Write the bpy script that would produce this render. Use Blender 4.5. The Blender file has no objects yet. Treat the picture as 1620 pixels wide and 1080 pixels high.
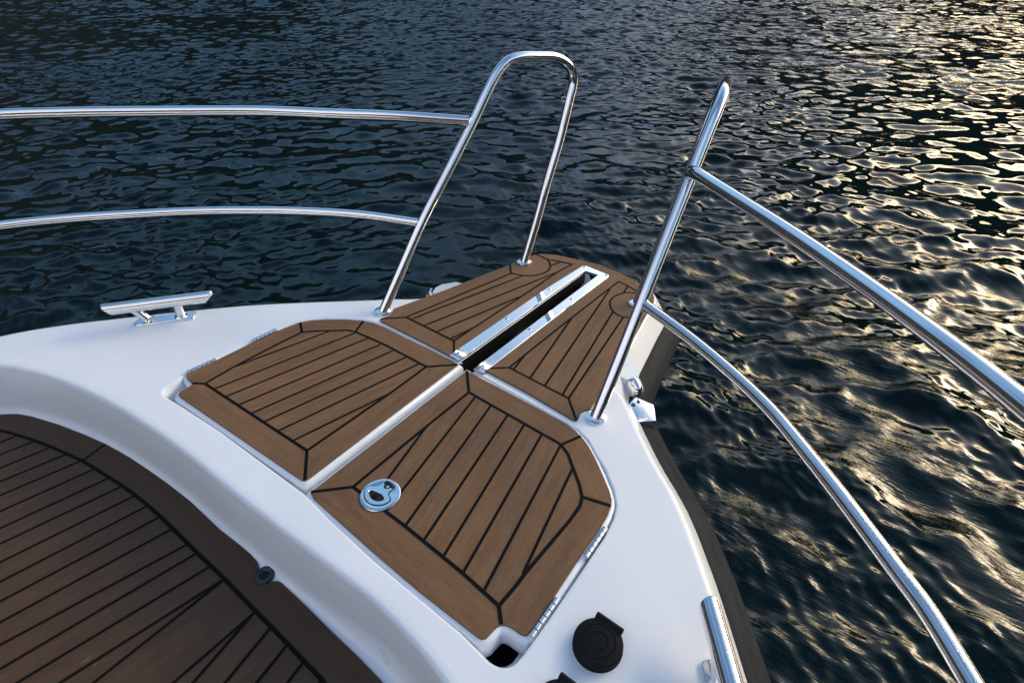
import bpy, bmesh, math, random
import numpy as np
from mathutils import Vector, Matrix
from mathutils.geometry import delaunay_2d_cdt, tessellate_polygon

random.seed(7); rng = np.random.default_rng(11)

# measured outlines on the deck, metres (x to starboard, y to the bow)
D = {
 'LH_o': [(-0.0126,0.3028),(-0.0114,0.3104),(-0.0187,0.7115),(-0.0322,0.7139),(-0.0989,0.7149),(-0.1885,0.7116),(-0.2538,0.7114),(-0.2918,0.7074),(-0.3195,0.6976),(-0.3589,0.6749),(-0.4003,0.6427),(-0.4245,0.6188),(-0.4374,0.5971),(-0.4449,0.5721),(-0.4503,0.5429),(-0.4558,0.4772),(-0.4601,0.3919),(-0.4638,0.3232),(-0.4552,0.3187),(-0.4397,0.3168),(-0.4255,0.3161),(-0.4206,0.3083),(-0.4199,0.2861),(-0.4135,0.2798),(-0.4017,0.2788),(-0.0215,0.2999)],
 'LH_m': [0,2,8,12,20],
 'LH_i': [(-0.0685,0.3481),(-0.066,0.5547),(-0.0685,0.6635),(-0.1339,0.6632),(-0.2,0.6627),(-0.2606,0.6582),(-0.2985,0.6543),(-0.3196,0.6466),(-0.3517,0.6193),(-0.3814,0.5938),(-0.3988,0.5742),(-0.4032,0.5238),(-0.4065,0.3973),(-0.403,0.3316)],
 'LH_n': [0,2,6,10,13],
 'LH_s0': [(-0.37,0.3379),(-0.2956,0.6504)],
 'LH_s1': [(-0.3278,0.3416),(-0.254,0.6561)],
 'LH_s2': [(-0.2836,0.3441),(-0.2116,0.6572)],
 'LH_s3': [(-0.24,0.3471),(-0.1709,0.6579)],
 'LH_s4': [(-0.1987,0.3495),(-0.1294,0.659)],
 'LH_s5': [(-0.1548,0.3507),(-0.0892,0.6601)],
 'LH_s6': [(-0.11,0.3522),(-0.0663,0.5517)],
 'LH_s7': [(-0.4065,0.3973),(-0.3501,0.6181)],
 'RH_o': [(0.0176,0.2936),(0.0115,0.7027),(0.0121,0.7083),(0.0184,0.7081),(0.12,0.7083),(0.212,0.707),(0.2756,0.7054),(0.3007,0.7005),(0.3146,0.6938),(0.317,0.6941),(0.3406,0.6816),(0.3675,0.6625),(0.3994,0.6362),(0.4246,0.6142),(0.4382,0.5994),(0.4439,0.5872),(0.4488,0.567),(0.4515,0.5419),(0.4532,0.4885),(0.4622,0.3297),(0.4599,0.3246),(0.4536,0.3222),(0.4383,0.3216),(0.4298,0.3196),(0.4232,0.3157),(0.4201,0.3095),(0.4192,0.3013),(0.4182,0.2882),(0.4154,0.284),(0.4095,0.2823),(0.2982,0.2803),(0.1926,0.2823),(0.0322,0.2885)],
 'RH_m': [0,2,9,15,24],
 'RH_i': [(0.0667,0.3452),(0.0636,0.5313),(0.0629,0.6574),(0.1694,0.655),(0.256,0.6531),(0.2861,0.6531),(0.2993,0.6519),(0.3228,0.6402),(0.3488,0.6176),(0.3796,0.591),(0.3956,0.5733),(0.403,0.5555),(0.4053,0.5216),(0.4036,0.4002),(0.4048,0.3723),(0.4041,0.3342),(0.328,0.3406),(0.1978,0.3453)],
 'RH_n': [0,2,6,10,15],
 'RH_s0': [(0.1156,0.3444),(0.0636,0.5313)],
 'RH_s1': [(0.1509,0.348),(0.0827,0.657)],
 'RH_s2': [(0.1978,0.3453),(0.1251,0.6555)],
 'RH_s3': [(0.2409,0.3453),(0.1694,0.655)],
 'RH_s4': [(0.2857,0.343),(0.2117,0.6542)],
 'RH_s5': [(0.3285,0.341),(0.2546,0.6536)],
 'RH_s6': [(0.3723,0.3377),(0.2993,0.6519)],
 'RH_s7': [(0.4014,0.396),(0.3481,0.6171)],
 'LP_o': [(-0.0397,0.7221),(-0.0512,0.7229),(-0.0321,1.2692),(0.0194,1.2546),(0.0003,1.2995),(-0.0746,1.2859),(-0.1326,1.2739),(-0.1752,1.2501),(-0.1875,1.2257),(-0.1829,1.2019),(-0.1985,1.1772),(-0.2061,1.1448),(-0.2555,0.93),(-0.298,0.7784),(-0.2882,0.7669),(-0.2845,0.7509),(-0.2875,0.738),(-0.2891,0.7263),(-0.281,0.7222),(-0.161,0.7234)],
 'LP_i': [(-0.0823,0.7702),(-0.0809,0.8342),(-0.0752,1.0249),(-0.0727,1.1916),(-0.0658,1.2535),(-0.0976,1.2465),(-0.1387,1.2343),(-0.1764,1.2106),(-0.1764,1.2106),(-0.1714,1.1034),(-0.2438,0.7706)],
 'LP_disc': [(-0.173,1.1055),(-0.1562,1.1085),(-0.1417,1.1132),(-0.1247,1.1231),(-0.1107,1.1372),(-0.1002,1.1585),(-0.0979,1.1805),(-0.1055,1.2019),(-0.1213,1.2211),(-0.1387,1.2343)],
 'LP_s0': [(-0.2268,0.7759),(-0.1376,1.1131)],
 'LP_s1': [(-0.1821,0.772),(-0.0727,1.1916)],
 'LP_s2': [(-0.1401,0.7734),(-0.0787,1.0193)],
 'LP_s3': [(-0.0939,0.7731),(-0.0809,0.8342)],
 'LP_s4': [(-0.1094,1.2075),(-0.0976,1.2465)],
 'LP_s5': [(-0.173,1.1055),(-0.2063,1.1429)],
 'RP_o': [(0.0376,0.7332),(0.0481,0.7169),(0.0523,1.2602),(0.0194,1.2546),(0.0003,1.2995),(0.0603,1.2947),(0.1103,1.2841),(0.1499,1.2658)],
 'RP_o2': [(0.1685,1.2668),(0.1852,1.2555),(0.1992,1.2386),(0.2103,1.2163),(0.2246,1.1394),(0.2391,1.069),(0.2921,0.7682),(0.285,0.7601),(0.2819,0.749),(0.2865,0.733),(0.2878,0.7232),(0.279,0.7214),(0.1653,0.7303)],
 'RP_i': [(0.0814,0.7714),(0.0816,0.8302),(0.0835,1.023),(0.0865,1.1725),(0.0891,1.25),(0.1203,1.2442),(0.1522,1.2339),(0.1918,1.2173),(0.2132,1.1447),(0.1836,1.1058),(0.2405,0.7674)],
 'RP_disc': [(0.1738,1.2347),(0.1563,1.2259),(0.1407,1.217),(0.1285,1.2051),(0.12,1.1867),(0.1172,1.1672),(0.1204,1.1466),(0.1309,1.1284),(0.1449,1.1135),(0.1628,1.1042),(0.1835,1.1019),(0.2008,1.1153)],
 'RP_s0': [(0.0928,0.7719),(0.0816,0.8302)],
 'RP_s1': [(0.1394,0.7697),(0.0835,1.023)],
 'RP_s2': [(0.1787,0.7709),(0.0896,1.2005)],
 'RP_s3': [(0.2241,0.7702),(0.1512,1.1088)],
 'RP_s4': [(0.1279,1.2062),(0.1203,1.2442)],
 'strip': [(-0.0512,0.7229),(-0.0219,0.7197),(-0.0147,1.245),(0.0293,1.2507),(0.0523,1.2602),(-0.0321,1.2692),(0.0488,0.7215),(0.0246,0.719)],
 'screws': [(-0.04,0.7382),(-0.0396,0.9158),(-0.0352,1.0947),(-0.0271,1.2575),(0.0325,0.7376),(0.0309,0.9133),(0.0355,1.0904),(0.0456,1.255)],
 'recess': [(0.0144,0.2848),(0.0803,0.2785),(0.2035,0.2726),(0.3858,0.2721),(0.4221,0.2689),(0.4418,0.2667),(0.4538,0.2686),(0.4625,0.2727),(0.4686,0.28),(0.4715,0.2884),(0.4724,0.2994),(0.4724,0.3136),(0.4723,0.3392),(0.4709,0.3958),(0.468,0.4751),(0.4657,0.5326),(0.4598,0.5695),(0.4507,0.5947),(0.4283,0.6222),(0.3951,0.6518),(0.3661,0.6702),(0.3327,0.6944),(0.3028,0.7054),(0.2681,0.7085),(0.0215,0.7163),(-0.0007,0.7195),(-0.0202,0.7201),(-0.1026,0.7186),(-0.2596,0.7167),(-0.3026,0.709),(-0.3271,0.7003),(-0.4072,0.6478),(-0.4473,0.6007),(-0.458,0.5416),(-0.4623,0.4814),(-0.4663,0.3954),(-0.4709,0.3258),(-0.4612,0.3062),(-0.4605,0.286),(-0.4589,0.273),(-0.4521,0.2639),(-0.4394,0.2598),(-0.4253,0.2595),(-0.3932,0.2641),(-0.2537,0.2753)],
 'notchhole': [(0.4144,0.2914),(0.4134,0.3032),(0.4167,0.3135),(0.4214,0.3195),(0.4316,0.3222),(0.446,0.3221),(0.4487,0.3138),(0.4489,0.3018),(0.446,0.2948),(0.4412,0.2902),(0.433,0.2881),(0.4221,0.2891)],
 'coam_top': [(-0.826,0.0842),(-0.7701,0.1091),(-0.7057,0.1328),(-0.5625,0.1689),(-0.4071,0.1917),(-0.2519,0.2046),(-0.0944,0.2099),(0.0244,0.2153),(0.1423,0.2225),(0.2677,0.2271)],
 'well_o': [(-0.8598,0.0373),(-0.8319,0.0546),(-0.7819,0.0776),(-0.706,0.104),(-0.6254,0.1269),(-0.5554,0.1441),(-0.4762,0.1581),(-0.4071,0.1665),(-0.3395,0.1737),(-0.2613,0.1794),(-0.153,0.1799),(-0.0952,0.1849),(-0.0602,0.1868),(-0.0349,0.1851),(-0.0247,0.1809),(-0.0204,0.1725),(-0.0121,0.1643),(0.0054,0.1632),(0.0164,0.1711),(0.0193,0.1806),(0.0277,0.1865),(0.0372,0.1878),(0.1021,0.1884),(0.1714,0.1876),(0.2344,0.188),(0.2877,0.1865)],
 'well_i': [(-0.7879,0.0162),(-0.7531,0.0304),(-0.7166,0.0437),(-0.6784,0.0561),(-0.6387,0.0675),(-0.5904,0.0803),(-0.5422,0.0923),(-0.4958,0.1005),(-0.4492,0.1078),(-0.4055,0.1143),(-0.3604,0.1194),(-0.3148,0.1234),(-0.2676,0.1257),(-0.2199,0.1269),(-0.1374,0.1286),(-0.0935,0.1301),(-0.0513,0.1314),(-0.0028,0.1316),(0.0452,0.1317),(0.0901,0.1325),(0.1338,0.1326),(0.1756,0.1327),(0.217,0.1328)],
 'well_mitre': [(-0.5554,0.1441),(-0.5422,0.0923)],
 'W_s0': [(-0.738,0.0356),(-0.7449,0.0036)],
 'W_s1': [(-0.6884,0.0532),(-0.702,-0.009)],
 'W_s2': [(-0.6395,0.0678),(-0.6578,-0.022)],
 'W_s3': [(-0.5904,0.0803),(-0.6153,-0.0345)],
 'W_s4': [(-0.5451,0.0909),(-0.5737,-0.0467)],
 'W_s5': [(-0.4976,0.0999),(-0.5286,-0.06)],
 'W_s6': [(-0.4485,0.1075),(-0.4829,-0.0734)],
 'W_s7': [(-0.4048,0.114),(-0.4435,-0.085)],
 'W_s8': [(-0.3597,0.1191),(-0.399,-0.0981)],
 'W_s9': [(-0.3149,0.1222),(-0.3545,-0.1111)],
 'W_s10': [(-0.2696,0.1242),(-0.3125,-0.1235)],
 'W_s11': [(-0.2241,0.1265),(-0.2701,-0.1359)],
 'W_s12': [(-0.1685,0.1281),(-0.2272,-0.1485)],
 'W_s13': [(-0.1374,0.1286),(-0.1844,-0.1611)],
 'W_s14': [(-0.093,0.1298),(-0.1408,-0.1526)],
 'W_s15': [(-0.0511,0.1301),(-0.0894,-0.1127)],
 'W_s16': [(-0.0511,0.1301),(-0.0456,-0.0787)],
 'W_s17': [(0.0444,0.1311),(0.0489,-0.0055)],
 'W_s18': [(0.0445,0.1298),(0.0694,0.0104)],
 'W_s19': [(0.0884,0.1312),(0.1078,0.0401)],
 'W_s20': [(0.133,0.132),(0.1454,0.0693)],
 'W_s21': [(0.1756,0.1315),(0.1823,0.0979)],
 'drain': [(-0.0015,0.1782),(-0.0155,0.1674),(0.0125,0.1891),(-0.0163,0.1878),(0.0121,0.1693)],
 'ridgeL': [(-0.9623,0.1197),(-0.8952,0.2319),(-0.8064,0.3427),(-0.7113,0.4563),(-0.6074,0.5706),(-0.4901,0.6807),(-0.4164,0.7456),(-0.3547,0.8001),(-0.306,0.8448)],
 'ridgeR': [(0.2816,0.8968),(0.3583,0.8153),(0.4443,0.7362),(0.5323,0.6644),(0.6033,0.5878),(0.6418,0.542)],
 'rubin': [(0.3776,0.8307),(0.4781,0.7375),(0.583,0.6453),(0.6572,0.574),(0.7314,0.4921)],
 'nonskid': [(0.4565,0.5805),(0.4902,0.5763),(0.5207,0.5707),(0.5622,0.5348),(0.604,0.4934),(0.6466,0.4498),(0.6707,0.4191)],
 'bracket': [(0.3347,0.8562),(0.3347,0.8897),(0.3773,0.891),(0.4028,0.8502),(0.3758,0.8241)],
 'latch_h': [(0.1031,0.3858),(0.1038,0.379),(0.1032,0.3728),(0.0972,0.3673),(0.0902,0.3627),(0.0898,0.3552),(0.0951,0.3481),(0.1036,0.3421),(0.1142,0.3394),(0.1255,0.3413),(0.1334,0.3459),(0.1395,0.3537),(0.141,0.3602),(0.1397,0.3654),(0.1339,0.3687),(0.129,0.3712),(0.1267,0.3773),(0.1264,0.3851),(0.1249,0.3888),(0.1197,0.3905),(0.1115,0.3898),(0.1054,0.3885)],
 'latch_f': [(0.0976,0.3564),(0.0998,0.3597),(0.1074,0.3624),(0.1176,0.364),(0.1263,0.3628),(0.1313,0.3604),(0.1328,0.357),(0.1292,0.351),(0.1219,0.347),(0.1134,0.3466),(0.104,0.3502)],
 'latch_k': [(0.1059,0.3814),(0.1055,0.3877),(0.1128,0.39),(0.1245,0.3885),(0.1269,0.3826),(0.1233,0.3824),(0.1214,0.378),(0.1156,0.3752),(0.1105,0.3777),(0.11,0.3813)],
 'latch_c': [(0.118,0.3627),(0.091,0.3402),(0.1454,0.3855),(0.0937,0.3894),(0.1407,0.3369)],
 'hinges': [(0.4594,0.5434),(0.4619,0.4781),(0.4652,0.3951),(0.4673,0.3267),(-0.4685,0.3249),(-0.4623,0.3908),(-0.461,0.4792),(-0.4562,0.5433)],
 'caps': [(0.5457,0.3742),(0.5193,0.3544),(0.5738,0.3911),(0.5237,0.4039),(0.5662,0.3478),(0.5232,0.4058),(0.5645,0.4056)],
 'cleatL_base': [(-0.7527,0.3438),(-0.668,0.455),(-0.7427,0.3683),(-0.6898,0.4306)],
 'cleatL_bar3': [(-0.8284,0.3126),(-0.6707,0.5109)],
 'cleatR_bar3': [(0.6512,0.5021),(0.7129,0.4267)],
 'cleatL_bar4': [(-0.8087,0.3085),(-0.6531,0.5042)],
 'cleatR_bar4': [(0.6516,0.4956),(0.7126,0.4212)],
 'cleatL_bar5': [(-0.789,0.3045),(-0.6354,0.4976)],
 'cleatR_bar5': [(0.6521,0.4891),(0.7123,0.4156)],
 'cleatL_bar6': [(-0.7694,0.3004),(-0.6178,0.491)],
 'cleatR_bar6': [(0.6526,0.4826),(0.7119,0.4101)],
 'cleatR_base': [(0.6702,0.4342),(0.6869,0.4471)],
}
sc = bpy.context.scene
C = bpy.data.collections.new('boat_and_lake'); sc.collection.children.link(C)
R = math.radians
WATER_Z = -1.0            # the deck lies at z = 0, the bow points to +Y
WELL_Z = -0.126           # floor of the bow well

# ------------------------------------------------------------------ materials
def mat(name, col=(.8, .8, .8), rough=.5, metal=0., ior=1.5, coat=0.):
    m = bpy.data.materials.new(name); m.use_nodes = True
    b = m.node_tree.nodes['Principled BSDF']
    b.inputs['Base Color'].default_value = (*col, 1)
    b.inputs['Roughness'].default_value = rough
    b.inputs['Metallic'].default_value = metal
    b.inputs['IOR'].default_value = ior
    b.inputs['Coat Weight'].default_value = coat
    b.inputs['Coat Roughness'].default_value = .08
    return m, m.node_tree.nodes, m.node_tree.links, b

def node(N, typ, **kw):
    n = N.new(typ)
    for k, v in kw.items(): setattr(n, k, v)
    return n

def noise(N, L, vec, scale, detail=3., rough=.55, out='Fac'):
    n = N.new('ShaderNodeTexNoise'); n.inputs['Scale'].default_value = scale
    n.inputs['Detail'].default_value = detail; n.inputs['Roughness'].default_value = rough
    if vec is not None: L.new(vec, n.inputs['Vector'])
    return n.outputs[out]

def mapping(N, L, vec, scale=(1, 1, 1), rot=(0, 0, 0), loc=(0, 0, 0)):
    n = N.new('ShaderNodeMapping')
    n.inputs['Scale'].default_value = scale; n.inputs['Rotation'].default_value = rot; n.inputs['Location'].default_value = loc
    L.new(vec, n.inputs['Vector']); return n.outputs[0]

def ramp(N, L, fac, stops, interp='LINEAR'):
    n = N.new('ShaderNodeValToRGB'); n.color_ramp.interpolation = interp
    e = n.color_ramp.elements
    while len(e) < len(stops): e.new(.5)
    for q, (p, c) in zip(e, stops):
        q.position = p; q.color = (*c, 1) if len(c) == 3 else c
    L.new(fac, n.inputs[0]); return n.outputs[0]

def mixc(N, L, fac, a, b, blend='MIX'):
    n = N.new('ShaderNodeMix'); n.data_type = 'RGBA'; n.blend_type = blend
    for s, v in ((n.inputs[0], fac), (n.inputs[6], a), (n.inputs[7], b)):
        if hasattr(v, 'is_linked'): L.new(v, s)
        elif isinstance(v, (int, float)): s.default_value = v
        else: s.default_value = (*v, 1)
    return n.outputs[2]

def mathn(N, L, op, a, b=0., clamp=False):
    n = N.new('ShaderNodeMath'); n.operation = op; n.use_clamp = clamp
    for s, v in ((n.inputs[0], a), (n.inputs[1], b)):
        if hasattr(v, 'is_linked'): L.new(v, s)
        else: s.default_value = v
    return n.outputs[0]

def bump(N, L, height, strength, dist, normal=None):
    n = N.new('ShaderNodeBump'); n.inputs['Strength'].default_value = 1.
    if hasattr(strength, 'is_linked'): L.new(strength, n.inputs['Strength'])
    else: n.inputs['Strength'].default_value = strength
    n.inputs['Distance'].default_value = dist
    L.new(height, n.inputs['Height'])
    if normal is not None: L.new(normal, n.inputs['Normal'])
    return n.outputs[0]

def coords(N, kind='Object'):
    return N.new('ShaderNodeTexCoord').outputs[kind]

def gelcoat(name, grip):
    m, N, L, b = mat(name, (.80, .80, .79), .45 if grip else .30, coat=0. if grip else .25)
    o = coords(N)
    g = noise(N, L, o, 3.5, 4.)
    s = noise(N, L, o, 170., 2.)
    c = mixc(N, L, ramp(N, L, g, [(.3, (0, 0, 0)), (.75, (1, 1, 1))]), (.738, .777, .838), (.69, .727, .784))
    sp = ramp(N, L, s, [(.735, (0, 0, 0)), (.775, (1, 1, 1))])
    msk = ramp(N, L, noise(N, L, o, 14., 2.), [(.52, (0, 0, 0)), (.66, (1, 1, 1))])
    f = mathn(N, L, 'MULTIPLY', mathn(N, L, 'MULTIPLY', sp, msk), .45)
    L.new(mixc(N, L, f, c, (.30, .28, .25)), b.inputs['Base Color'])
    L.new(mathn(N, L, 'MULTIPLY_ADD', g, .16), b.inputs['Roughness'])
    b.inputs['Roughness'].links[0].from_node.inputs[2].default_value = .42 if grip else .22
    if grip:
        v = N.new('ShaderNodeTexVoronoi'); v.inputs['Scale'].default_value = 900.
        L.new(o, v.inputs['Vector'])
        L.new(bump(N, L, mathn(N, L, 'ADD', v.outputs['Distance'], noise(N, L, o, 1300.)), .30, .0008), b.inputs['Normal'])
    else:
        L.new(bump(N, L, noise(N, L, o, 28., 2.), .06, .004), b.inputs['Normal'])
    return m

def teak(name, light, dark):
    m, N, L, b = mat(name, light, .55)
    uv = N.new('ShaderNodeUVMap').outputs[0]
    fine = noise(N, L, mapping(N, L, uv, (60, 520, 1)), 1., 4., .65)
    streak = noise(N, L, mapping(N, L, uv, (11, 75, 1)), 1., 5., .6)
    patch = noise(N, L, mapping(N, L, uv, (3, 8, 1)), 1.7, 3.)
    c = mixc(N, L, ramp(N, L, streak, [(.34, (0, 0, 0)), (.66, (1, 1, 1))]), dark, light)
    c = mixc(N, L, mathn(N, L, 'MULTIPLY', ramp(N, L, fine, [(.35, (1, 1, 1)), (.6, (0, 0, 0))]), .42), c, tuple(x * .62 for x in dark))
    c = mixc(N, L, mathn(N, L, 'MULTIPLY', ramp(N, L, patch, [(.35, (0, 0, 0)), (.8, (1, 1, 1))]), .45), c, tuple(x * 1.25 for x in light))
    # wear: pale scuffs and dark marks with shapes of their own
    sc1 = noise(N, L, mapping(N, L, uv, (30, 90, 1), (0, 0, .6)), 1., 4., .7)
    zone = ramp(N, L, noise(N, L, mapping(N, L, uv, (9, 9, 1)), 1.), [(.56, (0, 0, 0)), (.68, (1, 1, 1))])
    c = mixc(N, L, mathn(N, L, 'MULTIPLY', mathn(N, L, 'MULTIPLY', ramp(N, L, sc1, [(.62, (0, 0, 0)), (.75, (1, 1, 1))]), zone), .55), c, (.40, .32, .25))
    zone2 = ramp(N, L, noise(N, L, mapping(N, L, uv, (7, 7, 1), loc=(3.1, 1.7, 0)), 1.), [(.58, (0, 0, 0)), (.70, (1, 1, 1))])
    sc2 = noise(N, L, mapping(N, L, uv, (50, 160, 1), (0, 0, .2)), 1., 3.)
    c = mixc(N, L, mathn(N, L, 'MULTIPLY', mathn(N, L, 'MULTIPLY', ramp(N, L, sc2, [(.60, (0, 0, 0)), (.70, (1, 1, 1))]), zone2), .65), c, tuple(x * .3 for x in dark))
    b.inputs['Specular IOR Level'].default_value = .22
    L.new(c, b.inputs['Base Color'])
    L.new(ramp(N, L, patch, [(.2, (.46,) * 3), (.8, (.64,) * 3)]), b.inputs['Roughness'])
    L.new(bump(N, L, fine, .35, .0010), b.inputs['Normal'])
    return m

def steel(name, rough=.04, wavy=0.):
    m, N, L, b = mat(name, (.80, .80, .81), rough, 1.)
    o = coords(N)
    L.new(ramp(N, L, noise(N, L, o, 30., 4.), [(.35, (rough * .8,) * 3), (.75, (rough * 1.5,) * 3)]), b.inputs['Roughness'])
    if wavy: L.new(bump(N, L, noise(N, L, o, 16., 1.), wavy, .004), b.inputs['Normal'])
    return m

M = {}
M['gel'] = gelcoat('white_gelcoat', False)
M['grip'] = gelcoat('white_nonskid_gelcoat', True)
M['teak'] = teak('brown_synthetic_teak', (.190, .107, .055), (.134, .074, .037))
M['sole'] = teak('dark_brown_synthetic_teak', (.080, .047, .028), (.057, .033, .0195))  # same teak recipe in a darker brown, for the well floor
M['caulk'], N, L, b = mat('black_caulk', (.004, .004, .0045), .75)
b.inputs['Specular IOR Level'].default_value = .12
M['steel'] = steel('polished_steel', .12)
M['bright'] = steel('mirror_steel', .05, .012)
M['satin'] = steel('satin_steel', .16)
M['rubber'], N, L, b = mat('grey_rubber', (.075, .072, .074), .5)
b.inputs['Specular IOR Level'].default_value = .03
o = coords(N); st = noise(N, L, mapping(N, L, o, (5, 5, 60)), 2.2, 4.)
L.new(mixc(N, L, ramp(N, L, st, [(.3, (0, 0, 0)), (.75, (1, 1, 1))]), (.016, .018, .022), (.031, .034, .040)), b.inputs['Base Color'])
L.new(bump(N, L, noise(N, L, o, 55., 3.), .12, .003), b.inputs['Normal'])
M['plastic'], N, L, b = mat('black_plastic', (.0035, .0042, .0056), .5)
b.inputs['Specular IOR Level'].default_value = .14
L.new(bump(N, L, noise(N, L, coords(N), 900., 2.), .2, .0006), b.inputs['Normal'])
M['chute'], N, L, b = mat('glossy_black_plastic', (.006, .0057, .0054), .36)
M['void'], N, L, b = mat('dark_opening', (.004, .004, .004), .9)
M['lens'], N, L, b = mat('dark_lens', (.02, .03, .04), .06)
M['glass'], N, L, b = mat('tinted_glass', (.01, .014, .016), .04)
M['drain'], N, L, b = mat('dark_blue_plastic', (.012, .028, .05), .35)

# ------------------------------------------------------------------ helpers
def obj(name, verts, faces, mats, parent=None, fm=None, smooth=True, uvs=None, label=None, sharp=40):
    me = bpy.data.meshes.new(name); me.from_pydata([tuple(map(float, v)) for v in verts], [], faces)
    for m in (mats if isinstance(mats, (list, tuple)) else [mats]): me.materials.append(m)
    if fm is not None:
        for p, k in zip(me.polygons, fm): p.material_index = k
    if uvs is not None:
        l = me.uv_layers.new(name='UVMap')
        for p in me.polygons:
            for li in p.loop_indices: l.data[li].uv = uvs(p.index, me.vertices[me.loops[li].vertex_index].co)
    bm = bmesh.new(); bm.from_mesh(me)
    bmesh.ops.recalc_face_normals(bm, faces=bm.faces[:])
    bm.to_mesh(me); bm.free()
    if smooth:
        for p in me.polygons: p.use_smooth = True
        me.set_sharp_from_angle(angle=R(sharp))
    o = bpy.data.objects.new(name, me); C.objects.link(o)
    if parent is not None: o.parent = parent
    if label: o['label'] = label
    return o

class MB:
    """collects pieces of one part"""
    def __init__(s): s.v = []; s.f = []; s.m = []
    def add(s, v, f, m=0):
        b = len(s.v); s.v += [tuple(map(float, q)) for q in v]; s.f += [tuple(i + b for i in q) for q in f]
        s.m += [m] * len(f) if isinstance(m, int) else list(m)
    def build(s, name, mats, parent=None, **kw): return obj(name, s.v, s.f, mats, parent, fm=s.m, **kw)

def smooth_path(p, per=8, closed=False):
    p = [np.array(q, float) for q in p]; n = len(p); out = []
    rngk = range(n if closed else n - 1)
    for i in rngk:
        g = lambda k: p[k % n] if closed else p[min(max(k, 0), n - 1)]
        p0, p1, p2, p3 = g(i - 1), g(i), g(i + 1), g(i + 2)
        if not closed and i == 0: p0 = 2 * p1 - p2
        if not closed and i == n - 2: p3 = 2 * p2 - p1
        d = lambda a, b: max(np.linalg.norm(b - a) ** .5, 1e-5)
        t0 = 0.; t1 = t0 + d(p0, p1); t2 = t1 + d(p1, p2); t3 = t2 + d(p2, p3)
        for k in range(per):
            t = t1 + (t2 - t1) * k / per
            a1 = (t1 - t) / (t1 - t0) * p0 + (t - t0) / (t1 - t0) * p1
            a2 = (t2 - t) / (t2 - t1) * p1 + (t - t1) / (t2 - t1) * p2
            a3 = (t3 - t) / (t3 - t2) * p2 + (t - t2) / (t3 - t2) * p3
            b1 = (t2 - t) / (t2 - t0) * a1 + (t - t0) / (t2 - t0) * a2
            b2 = (t3 - t) / (t3 - t1) * a2 + (t - t1) / (t3 - t1) * a3
            out.append((t2 - t) / (t2 - t1) * b1 + (t - t1) / (t2 - t1) * b2)
    if not closed: out.append(p[-1])
    return out

def tube(path, r, n=20, caps=True):
    p = np.array(path, float); T = np.gradient(p, axis=0); T /= np.linalg.norm(T, axis=1)[:, None]
    u = np.cross(T[0], (0.13, .31, 1.)); u /= np.linalg.norm(u); v = []; f = []
    rr = r if hasattr(r, '__len__') else [r] * len(p)
    for i in range(len(p)):
        u = u - T[i] * (u @ T[i]); u /= np.linalg.norm(u); w = np.cross(T[i], u)
        for k in range(n):
            a = 2 * math.pi * k / n; v.append(p[i] + rr[i] * (u * math.cos(a) + w * math.sin(a)))
    for i in range(len(p) - 1):
        for k in range(n): f.append((i * n + k, i * n + (k + 1) % n, (i + 1) * n + (k + 1) % n, (i + 1) * n + k))
    if caps: f.append(tuple(range(n))[::-1]); f.append(tuple((len(p) - 1) * n + k for k in range(n)))
    return v, f

def lathe(profile, n=48, M4=None):
    v = []; f = []
    for r, z in profile:
        for k in range(n):
            a = 2 * math.pi * k / n; v.append(Vector((r * math.cos(a), r * math.sin(a), z)))
    for i in range(len(profile) - 1):
        for k in range(n): f.append((i * n + k, i * n + (k + 1) % n, (i + 1) * n + (k + 1) % n, (i + 1) * n + k))
    f.append(tuple((len(profile) - 1) * n + k for k in range(n)))
    if M4 is not None: v = [M4 @ q for q in v]
    return v, f

def area(p): return .5 * sum(p[i][0] * p[(i + 1) % len(p)][1] - p[(i + 1) % len(p)][0] * p[i][1] for i in range(len(p)))
def inside(x, y, p):
    c = False; j = len(p) - 1
    for i in range(len(p)):
        if (p[i][1] > y) != (p[j][1] > y) and x < (p[j][0] - p[i][0]) * (y - p[i][1]) / (p[j][1] - p[i][1]) + p[i][0]: c = not c
        j = i
    return c
def normals2(p, closed=True):
    """outward normals (right-hand side of the walk for a counter-clockwise loop)"""
    p = np.array(p, float)[:, :2]; n = len(p); out = []
    for i in range(n):
        a = p[(i - 1) % n] if closed or i else None; b = p[(i + 1) % n] if closed or i < n - 1 else None
        e = []
        if a is not None: d = p[i] - a; e.append(d / (np.linalg.norm(d) + 1e-12))
        if b is not None: d = b - p[i]; e.append(d / (np.linalg.norm(d) + 1e-12))
        m = [np.array((d[1], -d[0])) for d in e]; s = sum(m); l = np.linalg.norm(s)
        s = m[0] if l < 1e-6 else s / l
        out.append(s / max(s @ m[0], .5))
    return np.array(out)
def offset(p, d):
    s = 1 if area(p) > 0 else -1
    return [tuple(q) for q in np.array(p, float)[:, :2] + normals2(p) * d * s]
def sweep(loop, prof, closed=True, mb=None, m=0, z0=0.):
    """prof: (offset, z) rows, one list for the whole loop or one list per vertex"""
    P = np.array(loop, float)[:, :2]; s = 1 if (not closed or area(loop) > 0) else -1
    nn = normals2(loop, closed) * s; n = len(P); v = []; f = []
    per = prof if isinstance(prof[0][0], (tuple, list)) else [prof] * n
    K = len(per[0])
    for i in range(n):
        for o_, z in per[i]: v.append((*(P[i] + nn[i] * o_), z + z0))
    for i in range(n if closed else n - 1):
        j = (i + 1) % n
        for k in range(K - 1): f.append((i * K + k, j * K + k, j * K + k + 1, i * K + k + 1))
    if mb is not None: mb.add(v, f, m)
    return v, f
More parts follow.
